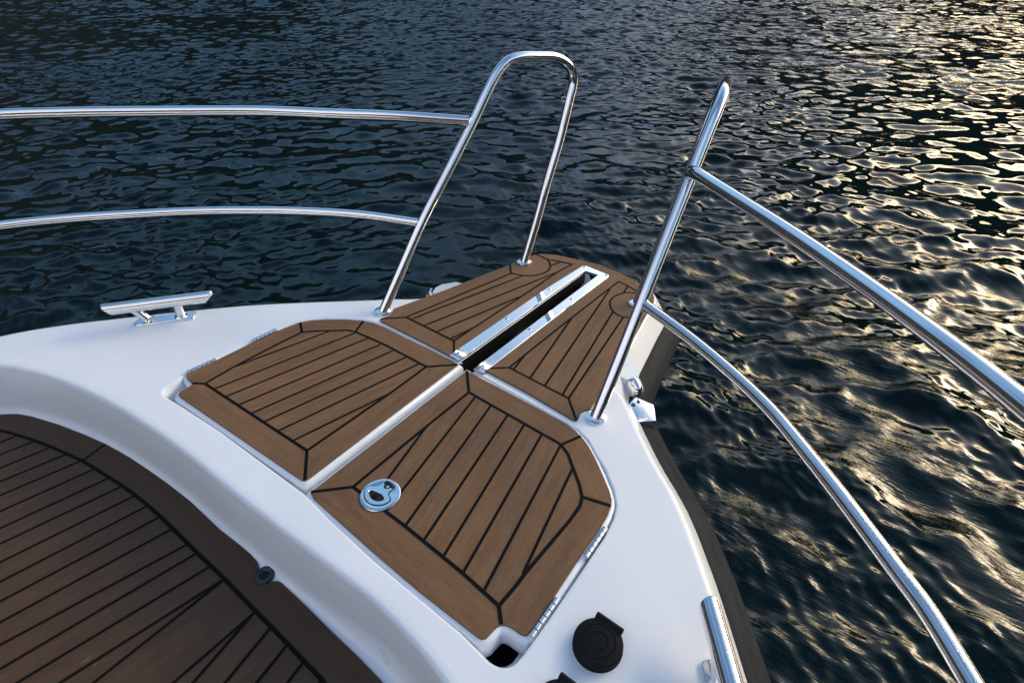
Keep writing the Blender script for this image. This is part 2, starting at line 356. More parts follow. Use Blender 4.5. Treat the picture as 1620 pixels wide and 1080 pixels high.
def cdt(loops, test, z, extra=()):
    vs = []; es = []
    for lp in loops:
        b = len(vs); vs += [Vector(q[:2]) for q in lp]; es += [(b + i, b + (i + 1) % len(lp)) for i in range(len(lp))]
    for ln in extra:
        b = len(vs); vs += [Vector(q[:2]) for q in ln]; es += [(b + i, b + i + 1) for i in range(len(ln) - 1)]
    v, e, f, *_ = delaunay_2d_cdt(vs, es, [], 0, 1e-6)
    out = []
    for q in f:
        cx = sum(v[i].x for i in q) / len(q); cy = sum(v[i].y for i in q) / len(q)
        k = test(cx, cy)
        if k is not None: out.append((tuple(q), k))
    return [(q.x, q.y, z) for q in v], [q for q, k in out], [k for q, k in out]
def mir(p): return [(-q[0], *q[1:]) for q in p]
def empty(name, loc=(0, 0, 0), parent=None, label=None):
    o = bpy.data.objects.new(name, None); C.objects.link(o); o.location = loc; o.empty_display_size = .1
    if parent is not None: o.parent = parent
    if label: o['label'] = label
    return o
def strip(mb, pts, w, z, m=1):
    """a flat strip of caulk along a polyline"""
    p = np.array(pts, float)[:, :2]; nn = normals2(p, False); v = []; f = []
    for q, t in zip(p, nn): v += [(*(q + t * w / 2), z), (*(q - t * w / 2), z)]
    for i in range(len(p) - 1): f.append((2 * i, 2 * i + 1, 2 * i + 3, 2 * i + 2))
    mb.add(v, f, m)

seam_k = [0]
def teak_panel(name, parent, outer, om, inner, im, seams, zt, thick, material, grain, edge_w=.0062, seam_w=.0050, label=None, band=None, extra=()):
    """faux teak: border planks between outer and inner outline, planks inside, caulk lines on top"""
    mb = MB(); fi = []          # per face: grain direction
    top = lambda pts: [(x, y, zt) for x, y in pts]
    no, ni = len(outer), len(inner)
    borders = []
    if band is None:
        for k in range(len(om)):
            a, b_ = om[k], om[(k + 1) % len(om)]; c, d = im[k], im[(k + 1) % len(im)]
            oo = [outer[i % no] for i in range(a, (b_ if b_ > a else b_ + no) + 1)]
            ii = [inner[i % ni] for i in range(c, (d if d > c else d + ni) + 1)]
            borders.append(oo + ii[::-1])
    g0 = np.array(grain) / np.linalg.norm(grain)
    if band is not None:
        v, f, k = cdt([outer, inner], lambda x, y: (1 if inside(x, y, inner) else 0) if inside(x, y, outer) else None, zt)
        gb = np.array(band) / np.linalg.norm(band)
        mb.add(v, f, 0); fi += [((g0, 3.3) if q else (gb, 4.63)) for q in k]
    else:
        for poly in borders:
            p = np.array(poly); q = p - p.mean(0); w, V = np.linalg.eigh(q.T @ q); g = V[:, 1]
            tri = tessellate_polygon([[Vector((x, y, 0)) for x, y in poly]])
            mb.add(top(poly), [tuple(t) for t in tri], 0); fi += [(g, random.random() * 9)] * len(tri)
        tri = tessellate_polygon([[Vector((x, y, 0)) for x, y in inner]])
        mb.add(top(inner), [tuple(t) for t in tri], 0); fi += [(g0, 3.3)] * len(tri)
    v, f = sweep(outer, [(0, 0), (.0008, -.0008), (.001, -thick)], z0=zt)
    mb.add(v, f, 0); fi += [(np.array((1., 0)), .7)] * len(f)
    nf = len(fi)
    def line(pts, w):
        seam_k[0] += 1; strip(mb, pts, w, zt + .00035 + .000012 * (seam_k[0] % 40))
    line(list(inner) + [inner[0]], edge_w)
    if im:
        for a, b_ in zip(om, im): line([outer[a], inner[b_]], edge_w)
    for s in seams: line(s, seam_w)
    for s in extra: line(s, seam_w)
    def uvs(fidx, co):
        if fidx >= nf: return (co.x, co.y)
        g, k = fi[fidx]
        return (co.x * g[0] + co.y * g[1] + k, -co.x * g[1] + co.y * g[0] + k * .37)
    return mb.build(name, [material, M['caulk']], parent, smooth=False, uvs=uvs, label=label)

# ------------------------------------------------------------------ the boat
boat = empty('motor_boat')
boat['label'] = 'white motor boat bow with brown teak hatches and polished steel bow rails'
boat['category'] = 'boat'

# deck outline, counter-clockwise seen from above: starboard aft -> bow -> port aft
aftR = [(1.10, -3.3), (1.12, -2.2), (1.115, -1.2), (1.09, -.6), (1.04, -.15), (.962, .12), (.893, .233), (.803, .343), (.722, .440)]
sideR = aftR + [p for p in D['ridgeR'][:0:-1]] + [(.332, .840)]
platR = [(.297, .862), (.281, .90), (.264, .97), (.2435, 1.07), (.2295, 1.139), (.2155, 1.213), (.2035, 1.245), (.188, 1.260)]
front = [(.160, 1.2745), (.1115, 1.2878), (.0605, 1.2985), (-.0022, 1.3012), (-.075, 1.2898), (-.133, 1.277), (-.176, 1.2535)]
platL = [(-.1905, 1.227), (-.2105, 1.144), (-.259, .931), (-.281, .868), (-.297, .848)]
sideL = [(-.331, .8225)] + D['ridgeL'][6::-1] + [(-1.04, -.15), (-1.09, -.6), (-1.115, -1.2), (-1.12, -2.2), (-1.10, -3.3)]
def seg(p, per): return smooth_path(p, per)
outl = []; kind = []
for pts, k, per in ((sideR, 0, 5), (platR + front + platL, 1, 4), (sideL, 0, 5)):
    q = seg(pts, per); outl += [tuple(x) for x in q]; kind += [k] * len(q)
outl = [(float(a), float(b_)) for a, b_ in outl]

# recess for the two hatches, joined with the anchor slot
rec = D['recess']
slot = [(.0247, rec[25][1]), (.0262, 1.10), (.0285, 1.246), (-.0150, 1.243), (-.0185, 1.1), (-.0217, rec[26][1] - .002)]
rec_f = rec[:25] + slot + rec[26:]
rec_f = [p for i, p in enumerate(rec_f)]
hatch_floor = rec[:25] + [(.0247, rec[25][1]), (-.0217, rec[26][1])] + rec[26:]

# coaming of the bow well
ct = D['coam_top']
coam = [(-.885, .028), (-.925, -.06), (-.945, -.2), (-.955, -.5), (-.95, -.85), (-.90, -.95)]
left_front = ct[:]
right_tail = mir(ct[:3])[::-1]
right_mid = [(.40, .2125), (.562, .169)]
coam_loop = [(-.90, -.95), (-.95, -.85), (-.955, -.5), (-.945, -.2), (-.925, -.06), (-.885, .028)] + left_front + [(.40, .213), (.560, .171), (.704, .134), (.826, .084), (.885, .028), (.925, -.06), (.945, -.2), (.955, -.5), (.95, -.85), (.90, -.95)]
coam_s = [tuple(q) for q in smooth_path(coam_loop, 6)]

deck = MB()
top_out = offset(outl, -.010)
coam_o = offset(coam_s, .016)
rec_o = offset(rec_f, .004)
ns = D['nonskid']
nsR = [(.4565, .5805)] + ns[1:] + [(.715, .36), (.80, .22), (.90, .08), (.99, -.15), (1.04, -.6), (1.05, -3.2), (-1.05, -3.2), (-1.04, -.6), (-.99, -.15), (-.90, .08), (-.80, .215), (-.715, .345), (-.62, .45), (-.535, .53), (-.50, .52), (-.50, .24), (-.46, .235), (.46, .235), (.50, .3), (.50, .5), (.47, .56)]
def deck_test(x, y):
    if not inside(x, y, top_out) or inside(x, y, coam_o) or inside(x, y, rec_o): return None
    return 1 if inside(x, y, nsR) else 0
v, f, k = cdt([top_out, coam_o, rec_o, nsR], deck_test, 0.)
deck.add(v, f, k)
# outer edge: gunwale slope beside the well, upright face round the anchor platform
G = [(-.010, 0), (-.0045, -.0003), (-.0012, -.0016), (.0018, -.0048), (.022, -.030), (.023, -.033), (.023, -.115)]
Pf = [(-.010, 0), (-.004, -.0003), (.0, -.002), (.0026, -.006), (.032, -.054), (.034, -.058), (.034, -.150)]
sweep(outl, [Pf if q else G for q in kind], True, deck, 0)
# coaming wall down to the floor of the well
sweep(coam_s, [(.016, 0), (.0075, -.0003), (.0035, -.0016), (.0008, -.0042), (-.0012, -.0090), (-.0125, -.090), (-.0145, -.108), (-.0175, -.118), (-.0225, -.1255), (-.030, -.1292), (-.050, -.1304)], True, deck, 0)
fl = offset(coam_s, -.048)
deck.add([(x, y, -.1304) for x, y in fl], [tuple(range(len(fl)))], 0)
# hatch recess
sweep(rec_f, [(.004, 0), (.002, -.0003), (.0004, -.0015), (-.0004, -.004), (-.002, -.045)], True, deck, 0)
nh = offset(D['notchhole'], .0075)
v, f, k = cdt([offset(hatch_floor, -.0015), nh], lambda x, y: 0 if inside(x, y, offset(hatch_floor, -.0015)) and not inside(x, y, nh) else None, -.0445)
deck.add(v, f, k)
sweep(nh, [(.0, -.0445), (-.0015, -.046)], True, deck, 0); sweep(nh, [(-.0015, -.046), (-.003, -.09)], True, deck, 2)
deck.add([(x, y, -.085) for x, y in offset(nh, -.001)], [tuple(range(len(nh)))], 2)
deck.build('deck', [M['gel'], M['grip'], M['void']], boat, sharp=35)

# hull below the rub rail
hb = MB(); rows = []
def hull_row(sx, dy, z, tuck):
    ctr = outl
    q = offset(outl, tuck)
    r = []
    for (x, y) in q:
        t = max(0., (y - .2) / 1.1)
        r.append((x * (1 - (1 - sx) * (.35 + .65 * min(1, max(0, (y + 1.5) / 2.3)))), y - dy * t, z))
    return r
rows = [hull_row(1, 0, -.112, .020), hull_row(.97, .03, -.20, .005), hull_row(.88, .14, -.42, .0), hull_row(.74, .30, -.70, -.0), hull_row(.5, .48, -1.0, -.0), hull_row(.2, .62, -1.3, -.0)]
n = len(outl); v = [q for r in rows for q in r]; f = []
for a in range(len(rows) - 1):
    for i in range(n):
        j = (i + 1) % n; f.append((a * n + i, a * n + j, (a + 1) * n + j, (a + 1) * n + i))
hb.add(v, f); hb.build('hull', M['gel'], boat, sharp=60)

# rub rails
def rub(pts, prof, label=None, per=5):
    mb = MB(); p = [tuple(q) for q in smooth_path(pts, per)]
    v, f = sweep(p, prof + prof[:1], False); mb.add(v, f)
    K = len(prof) + 1; mb.add([v[i] for i in range(K - 1)], [tuple(range(K - 1))]); mb.add(v[-K:-1], [tuple(range(K - 1))])
    return mb.build('rub_rail', M['rubber'], boat, label=label, sharp=50)
gp = [(.0225, -.036), (.0245, -.0335), (.032, -.0345), (.054, -.0470), (.0625, -.0530), (.0675, -.0610), (.069, -.073), (.066, -.092), (.050, -.108), (.0225, -.112)]
rub(sideR[:-1] + [(.336, .8365)], gp)
rub([(-.336, .819)] + sideL[1:], gp)
pp = [(.0335, -.0575), (.036, -.0555), (.044, -.0580), (.064, -.0760), (.072, -.083), (.077, -.093), (.079, -.108), (.074, -.130), (.055, -.143), (.0335, -.146)]
rub(platR[1:] + front + platL[:-1], pp, 'dark grey rubber rub rail wrapped round the anchor platform')

# steel caps where the rub rails meet
def corner_cap(s):
    br = [(s * x, y) for x, y in D['bracket']]
    if s > 0: br = br[::-1]
    mb = MB(); n = len(br)
    c = np.mean(np.array(br), 0); g = lambda k, z: [(x + (x - c[0]) * k, y + (y - c[1]) * k, z) for x, y in br]
    v = g(-.05, -.0262) + g(-.01, -.0266) + g(.01, -.0285) + g(.05, -.100); f = [tuple(range(n))]
    for a in (0, 1, 2):
        for i in range(n): j = (i + 1) % n; f.append((a * n + i, a * n + j, (a + 1) * n + j, (a + 1) * n + i))
    mb.add(v, f, 0)
    for x, y, r_ in ((.3475, .8790, .0040), (.3610, .8230, .0040), (.3435, .8640, .0050)):
        vv, ff = lathe([(r_, 0), (r_, .0010), (r_ * .7, .0020), (r_ * .2, .0022)], 16, Matrix.Translation((s * x, y, -.0263)))
        mb.add(vv, ff, 1)
    mb.build('corner_cap', [M['satin'], M['drain']], boat, sharp=25)
corner_cap(1)

# navigation lights on the sides of the platform
def nav_light(s):
    e = empty('navigation_light', (0, 0, 0), boat)
    mb = MB()
    T = lambda q: (s * q[0], q[1], q[2])
    # moulded white wedge standing out of the platform side
    a = [(.252, .988, -.006), (.274, .985, -.008), (.305, .962, -.016), (.313, .945, -.020), (.298, .915, -.018), (.262, .905, -.006)]
    b2 = [(x + .006, y - .002, z - .075) for x, y, z in a]
    a2 = [(x * .985 + .004, y * .985 + .0145, z + .003) for x, y, z in a]
    v = [T(q) for q in a2 + a + b2]; n = 6; f = [tuple(range(n))]
    for r in (0, 1):
        for i in range(n): f.append((r * n + i, r * n + (i + 1) % n, (r + 1) * n + (i + 1) % n, (r + 1) * n + i))
    f.append(tuple(2 * n + i for i in range(n)))
    mb.add(v, f); mb.build('housing', M['gel'], e, sharp=50)
    # chrome half-egg with a dark lens, pointing outboard
    ax = Vector((s * .86, -.38, -.32)).normalized(); zq = ax.to_track_quat('Z', 'Y').to_matrix().to_4x4()
    M4 = Matrix.Translation((s * .306, .930, -.036)) @ zq
    pr = [(.0155, -.004), (.0165, 0), (.0165, .002), (.0155, .004), (.0150, .009), (.0135, .015), (.0105, .0205), (.006, .024), (.0015, .025)]
    v, f = lathe(pr, 40, M4 @ Matrix.Diagonal((1.25, 1.55, 1.25, 1.)))
    mb = MB(); mb.add(v, f); mb.build('lamp_shell', M['bright'], e)
    d = Vector((s * .75, .1, -.75)).normalized(); q = d.to_track_quat('Z', 'Y').to_matrix().to_4x4()
    v, f = lathe([(.0105, .0120), (.0105, .0145), (.008, .0175), (.003, .019)], 28, Matrix.Translation((s * .306, .930, -.036)) @ Matrix.Translation(ax * .006) @ q)
    mb = MB(); mb.add(v, f); mb.build('lens', M['lens'], e)
nav_light(1); nav_light(-1)

# ------------------------------------------------------------------ hatches
def hatch(tag_, out, om, inn, im, nse, label):
    e = empty('hatch_lid', (0, 0, 0), boat, label)
    rim = MB()
    prof = [(-.004, -.0015), (.003, -.0016), (.0062, -.0028), (.0084, -.0060), (.0095, -.0110), (.0100, -.0330), (.0080, -.0375)]
    base = out
    sweep(base, prof, True, rim)
    rim.add([(x, y, -.0015) for x, y in offset(base, -.004)], [tuple(range(len(base)))])
    rim.build('lid_moulding', M['gel'], e, sharp=40)
    s = [D['%s_s%d' % (tag_, i)] for i in range(nse)]
    g = np.array(s[2][1]) - np.array(s[2][0])
    if tag_ == 'LH':      # carry the seams right up to the border line
        s = [[tuple(np.array(a) - (np.array(b_) - np.array(a)) / math.dist(a, b_) * .0075), b_] for a, b_ in s[:7]] + s[7:]
    teak_panel('teak_panel', e, out, om, inn, im, s, .0012, .0027, M['teak'], g)
    return e
def rounded(name): return D[name]
hl = hatch('LH', D['LH_o'], D['LH_m'], D['LH_i'], D['LH_n'], 8, 'teak faced hatch lid to port without a latch')
hr = hatch('RH', D['RH_o'], D['RH_m'], D['RH_i'], D['RH_n'], 8, 'teak faced hatch lid to starboard with round steel latch')
def hinge(a, b_, parent, side):
    mb = MB(); a = np.array((*a, .0016)); b_ = np.array((*b_, .0016)); n = 6
    d = (b_ - a) / n
    for i in range(n):
        p = a + d * (i + .07); q = a + d * (i + .93)
        v, f = tube([p, q], .0046, 20); mb.add(v, f)
    v, f = tube([a + d * .1, b_ - d * .1], .0026, 10); mb.add(v, f, 1)
    x0 = a[0]; w = .012 * side   # leaf folded down between lid and deck
    mb.add([(a[0] - .0012, a[1], -.002), (b_[0] - .0012, b_[1], -.002), (b_[0] - .0012, b_[1], -.03), (a[0] - .0012, a[1], -.03),
            (a[0] + .0012, a[1], -.002), (b_[0] + .0012, b_[1], -.002), (b_[0] + .0012, b_[1], -.03), (a[0] + .0012, a[1], -.03)],
           [(0, 1, 2, 3), (4, 7, 6, 5), (0, 4, 5, 1), (2, 6, 7, 3), (1, 5, 6, 2), (0, 3, 7, 4)])
    mb.build('hinge', [M['satin'], M['plastic']], parent, sharp=30)
h = D['hinges']
hinge(h[0], h[1], hr, 1); hinge(h[2], h[3], hr, 1); hinge(h[4], h[5], hl, -1); hinge(h[6], h[7], hl, -1)
# flush latch
mb = MB(); lc = Vector((.1180, .3632, .0012))
v, f = lathe([(.0352, 0), (.0352, .0012), (.0346, .0022), (.0330, .0030), (.0275, .0031), (.0270, .0029)], 64, Matrix.Translation(lc)); mb.add(v, f, 0)
zt = lc.z + .0033
ho = [tuple(q) for q in smooth_path(D['latch_h'], 4, True)]
groove = offset(ho, .0019)
mb.add([(x, y, zt) for x, y in groove], [tuple(range(len(groove)))], 1)
fo = [tuple(q) for q in smooth_path(D['latch_f'], 4, True)]
ko = [tuple(q) for q in smooth_path(D['latch_k'], 3, True)]
v, f, k = cdt([ho, fo, ko], lambda x, y: 0 if inside(x, y, ho) and not inside(x, y, fo) and not inside(x, y, ko) else None, zt + .0008)
mb.add(v, f, 0)
sweep(ho, [(0, .0008), (.0003, .0004), (.0003, 0)], True, mb, 0, zt); sweep(fo, [(0, .0008), (-.0006, .0002)], True, mb, 0, zt)
v, f = lathe([(.0028, 0), (.0028, .0009), (.002, .0013)], 16, Matrix.Translation((.1172, .3805, zt))); mb.add(v, f, 0)
mb.add([(x, y, zt + .0003) for x, y in offset(fo, -.0002)], [tuple(range(len(fo)))], 1)
v, f = lathe([(.0055, .0004), (.0052, .0011), (.002, .0012)], 20, Matrix.Translation((.1150, .3525, zt))); mb.add(v, f, 2)
mb.build('latch', [M['satin'], M['void'], M['plastic']], hr, sharp=30)

# ------------------------------------------------------------------ anchor platform
plat = empty('anchor_platform', (0, 0, 0), boat)
ZP = .0042
def inset_arc(p): return p
# port panel
o_ = D['LP_o']; i_ = D['LP_i']; disc = D['LP_disc']
inner_L = [i_[0], i_[1], i_[2], i_[3], i_[4], i_[5], i_[6]] + disc[::-1][1:] + [i_[10]]
s = [D['LP_s%d' % i] for i in range(6)]
teak_panel('teak_panel', plat, o_, [], i_[:7] + [(.5 * (i_[6][0] + disc[0][0]), i_[6][1] - .004)] + [i_[9], i_[10]], [], s, ZP, .0046, M['teak'], np.array(s[1][1]) - np.array(s[1][0]),
           edge_w=.0001, band=(.12, 1.), extra=[i_[:7] + [(-.181, 1.2395)], [i_[9], i_[10], i_[0]], disc, [i_[10], o_[17]], [i_[0], o_[0]]])
# starboard panel
ro = D['RP_o'] + D['RP_o2']; ri = D['RP_i']; rd = D['RP_disc']
s = [D['RP_s%d' % i] for i in range(5)]
teak_panel('teak_panel', plat, ro, [], [ri[0], ri[1], ri[2], ri[3], ri[4], ri[9], ri[10]], [], s, ZP, .0046, M['teak'], np.array(s[2][1]) - np.array(s[2][0]),
           edge_w=.0001, band=(-.12, 1.), extra=[[ri[10], ri[0], ri[1], ri[2], ri[3], ri[4], ri[5], ri[6], (.176, 1.2475)], [ri[9], ri[10]], rd, [ri[10], D['RP_o2'][10]], [ri[0], D['RP_o'][0]]])

# steel trim round the slot
sm = MB()
zs = .0072
xo, xi = .0515, .0232
cx = .0015
S1 = D['strip']
oL = [(-.0508, .7225), (-.0212, .7195), (-.0180, 1.1), (-.0145, 1.2400), (.0283, 1.2430), (.0262, 1.1), (.0248, .7190), (.0490, .7215), (.0515, 1.1), (.0540, 1.2520), (.0490, 1.2600), (-.0270, 1.2660), (-.0335, 1.2600), (-.0440, 1.1)]
tri = tessellate_polygon([[Vector((x, y, 0)) for x, y in oL]])
sm.add([(x, y, zs) for x, y in oL], [tuple(t) for t in tri], 0)
sweep(oL, [(0, 0), (.0006, -.0005), (.0007, -.0032)], True, sm, 0, zs)
for x, y in D['screws']:
    x = x + (.0015 if x > 0 else 0)
    v, f = lathe([(.0046, .0001), (.0046, .0006), (.0038, .0012), (.0018, .0013), (.0017, .0005), (.0003, .0004)], 20, Matrix.Translation((x, y, zs))); sm.add(v, f, 1)
    v, f = lathe([(.0025, .0014), (.0004, .0015)], 6, Matrix.Translation((x, y, zs))); sm.add(v, f, 2)
sm.build('trim_strip', [M['bright'], M['satin'], M['void']], plat, smooth=False)
# black chute under the slot
cb = MB(); rows = []
ys = [.706, .74, .80, .86, .90, .93, .96, 1.0, 1.06, 1.14, 1.20, 1.2435]
dz = [-.075, -.072, -.066, -.060, -.050, -.042, -.046, -.062, -.085, -.10, -.11, -.115]
for y, d in zip(ys, dz):
    t = (y - .706) / .54; xl = -.0203 + t * .0065; xr = .0232 + t * .004
    row = [(xl, y, -.0005), (xl + .0003, y, -.012)]
    c0 = (xl + xr) / 2; w = (xr - xl) / 2
    for a in range(0, 13):
        an = math.pi * a / 12; row.append((c0 - w * math.cos(an) * .985, y, d + .018 - .018 * math.sin(an)))
    row += [(xr - .0003, y, -.012), (xr, y, -.0005)]; rows.append(row)
K = len(rows[0]); v = [q for r in rows for q in r]; f = []
for a in range(len(rows) - 1):
    for i in range(K - 1): f.append((a * K + i, a * K + i + 1, (a + 1) * K + i + 1, (a + 1) * K + i))
f.append(tuple((len(rows) - 1) * K + i for i in range(K)))
cb.add(v, f); cb.build('anchor_chute', M['chute'], plat, sharp=50)

# ------------------------------------------------------------------ bow well floor
wf = empty('well_floor', (0, 0, 0), boat, 'dark brown teak floor of the bow well')
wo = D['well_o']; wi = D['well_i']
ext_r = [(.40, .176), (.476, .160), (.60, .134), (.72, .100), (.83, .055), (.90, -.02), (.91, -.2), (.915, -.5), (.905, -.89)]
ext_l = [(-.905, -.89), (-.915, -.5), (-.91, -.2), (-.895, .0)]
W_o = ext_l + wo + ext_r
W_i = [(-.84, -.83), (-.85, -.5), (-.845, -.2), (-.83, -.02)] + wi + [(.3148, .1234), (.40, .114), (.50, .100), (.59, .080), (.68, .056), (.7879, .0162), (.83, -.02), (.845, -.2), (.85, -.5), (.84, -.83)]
ws = []
for i in range(22):
    a, b_ = np.array(D['W_s%d' % i][0]), np.array(D['W_s%d' % i][1])
    if i == 16: b_ = np.array((-.0475, -.83)); a = np.array((-.0500, .1305))
    elif i == 17: b_ = np.array((.0505, -.83)); a = np.array((.0452, .1317))
    elif i == 15: b_ = a + (b_ - a) * 1.0
    d = b_ - a; sx = d / abs(d[1])
    if i < 15: b_ = b_ + sx * (0.83 + b_[1])
    if i == 15: b_ = b_ + sx * .6
    if i > 17: b_ = b_ + sx * (.83 + b_[1])
    ws.append([tuple(a), tuple(b_)])
for k in range(1, 9):
    a = np.array((.1756 + .0445 * k, .1315 - max(0, k - 3) ** 2 * .0022)); ws.append([tuple(a), tuple(a + np.array((.16, -1.)) * .8)])
ws = [[p for p in q] for q in ws]
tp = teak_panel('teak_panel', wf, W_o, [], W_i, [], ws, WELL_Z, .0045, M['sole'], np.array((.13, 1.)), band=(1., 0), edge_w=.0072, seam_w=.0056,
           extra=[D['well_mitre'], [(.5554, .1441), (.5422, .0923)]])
# drain
mb = MB(); dc = Matrix.Translation((-.0015, .1782, WELL_Z + .0015))
v, f = lathe([(.0172, -.004), (.0172, .0006), (.0160, .0018), (.0120, .0014), (.0095, .0002), (.0085, -.0006)], 40, dc); mb.add(v, f[:-1], 0)
v, f = lathe([(.0090, -.0004), (.0002, -.0005)], 30, dc); mb.add(v, f, 1)
mb.build('floor_drain', [M['drain'], M['void']], wf, sharp=50)

# ------------------------------------------------------------------ bow rails
HOOP = [(-.3130, .7560, .000), (-.3090, .8350, .0970), (-.3045, .9150, .1950), (-.2960, 1.010, .2980), (-.2885, 1.1040, .4000), (-.2850, 1.1520, .4560), (-.2820, 1.1900, .4950),
        (-.2760, 1.2240, .5170), (-.2640, 1.2620, .5230), (-.2470, 1.3120, .5190), (-.2300, 1.3630, .5120), (-.2170, 1.3940, .4980), (-.2060, 1.4130, .4760), (-.1990, 1.4140, .4470),
        (-.1955, 1.3950, .4080), (-.1915, 1.3500, .3120), (-.1880, 1.2890, .2050), (-.1840, 1.2330, .1000), (-.1815, 1.1780, .004)]
UPL = [(-.2895, 1.086, .4015), (-.42, .969, .416), (-.548, .874, .421), (-.677, .779, .426), (-.863, .587, .435), (-.973, .455, .442), (-1.048, .351, .447), (-1.105, .235, .452), (-1.155, .05, .455), (-1.18, -.3, .457), (-1.185, -.9, .457), (-1.17, -1.5, .455)]
UPR = [(.2895, 1.086, .4015), (.31, 1.057, .412), (.443, .955, .417), (.541, .876, .421), (.621, .807, .424), (.687, .747, .427), (.742, .693, .43), (.788, .647, .432), (.825, .606, .434), (.90, .52, .438), (.985, .40, .445), (1.05, .30, .448), (1.105, .2, .452), (1.155, .03, .455), (1.18, -.3, .457), (1.185, -.9, .457), (1.17, -1.5, .455)]
LOL = [(-.3050, .910, .189), (-.45, .848, .193), (-.561, .78, .196), (-.659, .702, .2), (-.78, .585, .206), (-.875, .47, .212), (-.959, .356, .218), (-1.024, .243, .223), (-1.085, .1, .226), (-1.13, -.1, .228), (-1.155, -.4, .229), (-1.16, -.9, .229), (-1.15, -1.5, .229)]
LOR = [(.3050, .915, .189), (.412, .866, .192), (.479, .83, .194), (.553, .786, .196), (.615, .742, .198), (.672, .69, .201), (.724, .64, .204), (.768, .596, .206), (.807, .556, .208), (.84, .523, .209), (.882, .467, .212), (.96, .353, .218), (1.024, .243, .223), (1.085, .1, .226), (1.13, -.1, .228), (1.155, -.4, .229), (1.16, -.9, .229), (1.15, -1.5, .229)]
def bow_rail(s, up, lo, label):
    e = empty('bow_rail', (s * .313, .756, 0), boat, label)
    off = np.array((s * .313, .756, 0))
    rel = lambda pts: [np.array(q) - off for q in pts]
    hp = [(-s * x, y, z) for x, y, z in HOOP]
    mb = MB(); v, f = tube(rel(smooth_path(hp, 10)), .0125, 48); mb.add(v, f); mb.build('pulpit_hoop', M['steel'], e)
    mb = MB(); v, f = tube(rel(smooth_path(up, 14)), .0125, 48); mb.add(v, f)
    p0, p1 = np.array(up[0]), np.array(up[1]); d = (p1 - p0) / np.linalg.norm(p1 - p0)
    v, f = tube(rel([p0 + d * .0325, p0 + d * .0330, p0 + d * .0344, p0 + d * .0349]), [.0124, .01272, .01272, .0124], 28, False); mb.add(v, f)
    mb.build('top_rail', M['steel'], e)
    mb = MB(); v, f = tube(rel(smooth_path(lo, 14)), .0110, 48); mb.add(v, f); mb.build('middle_rail', M['steel'], e)
    for hx, hy, hz, tx, ty in ((HOOP[0][0], HOOP[0][1], 0., 0, 0), (HOOP[-1][0], HOOP[-1][1], .0042, 0, 0)):
        v, f = lathe([(.0218, 0), (.0218, .0026), (.0210, .0042), (.0185, .0050), (.0150, .0056), (.0128, .0058)], 48, Matrix.Translation((-s * hx - off[0], hy - off[1], hz)))
        mb = MB(); mb.add(v, f); mb.build('base_flange', M['bright'], e)
    # small welded eye on the forward leg
    if s < 0:
        c = np.array((s * .1965, 1.3925, .4085)); t = np.array((-.55, -.72, .0)); t /= np.linalg.norm(t)
        c = c + np.array((s * .008, -.012, .0)); pth = [c + .0062 * (np.array((s * .55, -.83, 0)) * math.cos(a) + np.array((0, 0, 1)) * math.sin(a)) for a in np.linspace(0, 2 * math.pi, 25)]
        mb = MB(); v, f = tube(rel(pth), .0016, 10, False); mb.add(v, f); mb.build('lashing_eye', M['steel'], e)
    # stanchion further aft
    mb = MB(); q = [(s * 1.085, -.75, .0), (s * 1.115, -.75, .10), (s * 1.16, -.75, .23), (s * 1.184, -.75, .457)]
    v, f = tube(rel(smooth_path(q, 6)), .0125, 20); mb.add(v, f); mb.build('stanchion', M['steel'], e)
bow_rail(-1, UPL, LOL, 'bow rail to port with the whole hoop in sight')
bow_rail(1, UPR, LOR, 'bow rail to starboard with its hoop seen edge-on')

# ------------------------------------------------------------------ cleats
def cleat(s):
    e = empty('cleat', ((-.7135, .4010, 0.) if s < 0 else (.7185, .3965, 0.)), boat)
    th = math.atan2(.1112, .0847); th = th if s < 0 else math.pi - th
    M4 = Matrix.Rotation(th, 4, 'Z')
    # bar with slanted, rounded ends
    mb = MB(); L_ = .116; r = .0150; n = 56; v = []; f = []
    prof = [(-1, .55), (-.985, .86), (-.965, 1.)] + [(q, 1.) for q in np.linspace(-.95, .95, 15)] + [(.965, 1.), (.985, .86), (1, .55)]
    for t, k in prof:
        for a in range(n):
            an = 2 * math.pi * a / n; sh = -.010 * math.sin(an) * (1 if t < 0 else -1)
            v.append(M4 @ Vector((t * L_ + (sh if abs(t) > .9 else 0), r * k * math.cos(an), .050 + r * k * math.sin(an))))
    for i in range(len(prof) - 1):
        for a in range(n): f.append((i * n + a, i * n + (a + 1) % n, (i + 1) * n + (a + 1) % n, (i + 1) * n + a))
    f += [tuple(range(n)), tuple((len(prof) - 1) * n + a for a in range(n))]
    mb.add(v, f); mb.build('horn_bar', M['steel'], e, sharp=35)
    for d in (-1, 1):
        mb = MB(); p = [M4 @ Vector((d * .036 + (d * .022 if d * s > 0 else d * .002) * t, 0, .005 + .036 * t)) for t in (0, .08, .2, .8, 1.)]
        v, f = tube([np.array(q) for q in p], [.0150, .0120, .0108, .0108, .0110], 22); mb.add(v, f); mb.build('post', M['satin'], e)
    mb = MB(); hw, hl_ = .0165, .068; pr = []
    for a in range(32):
        an = 2 * math.pi * a / 32; cx_ = math.copysign(hl_ - .010, math.cos(an)); cy_ = math.copysign(hw - .010, math.sin(an))
        q = M4 @ Vector((cx_ + .010 * math.cos(an), cy_ + .010 * math.sin(an), 0)); pr.append((q.x, q.y))
    sweep(pr, [(.0, 0), (.0004, .003), (-.0006, .0046), (-.0022, .0052)], True, mb)
    mb.add([(x, y, .0052) for x, y in offset(pr, -.0022)], [tuple(range(32))]); mb.build('base_plate', M['steel'], e, sharp=40)
cleat(-1); cleat(1)

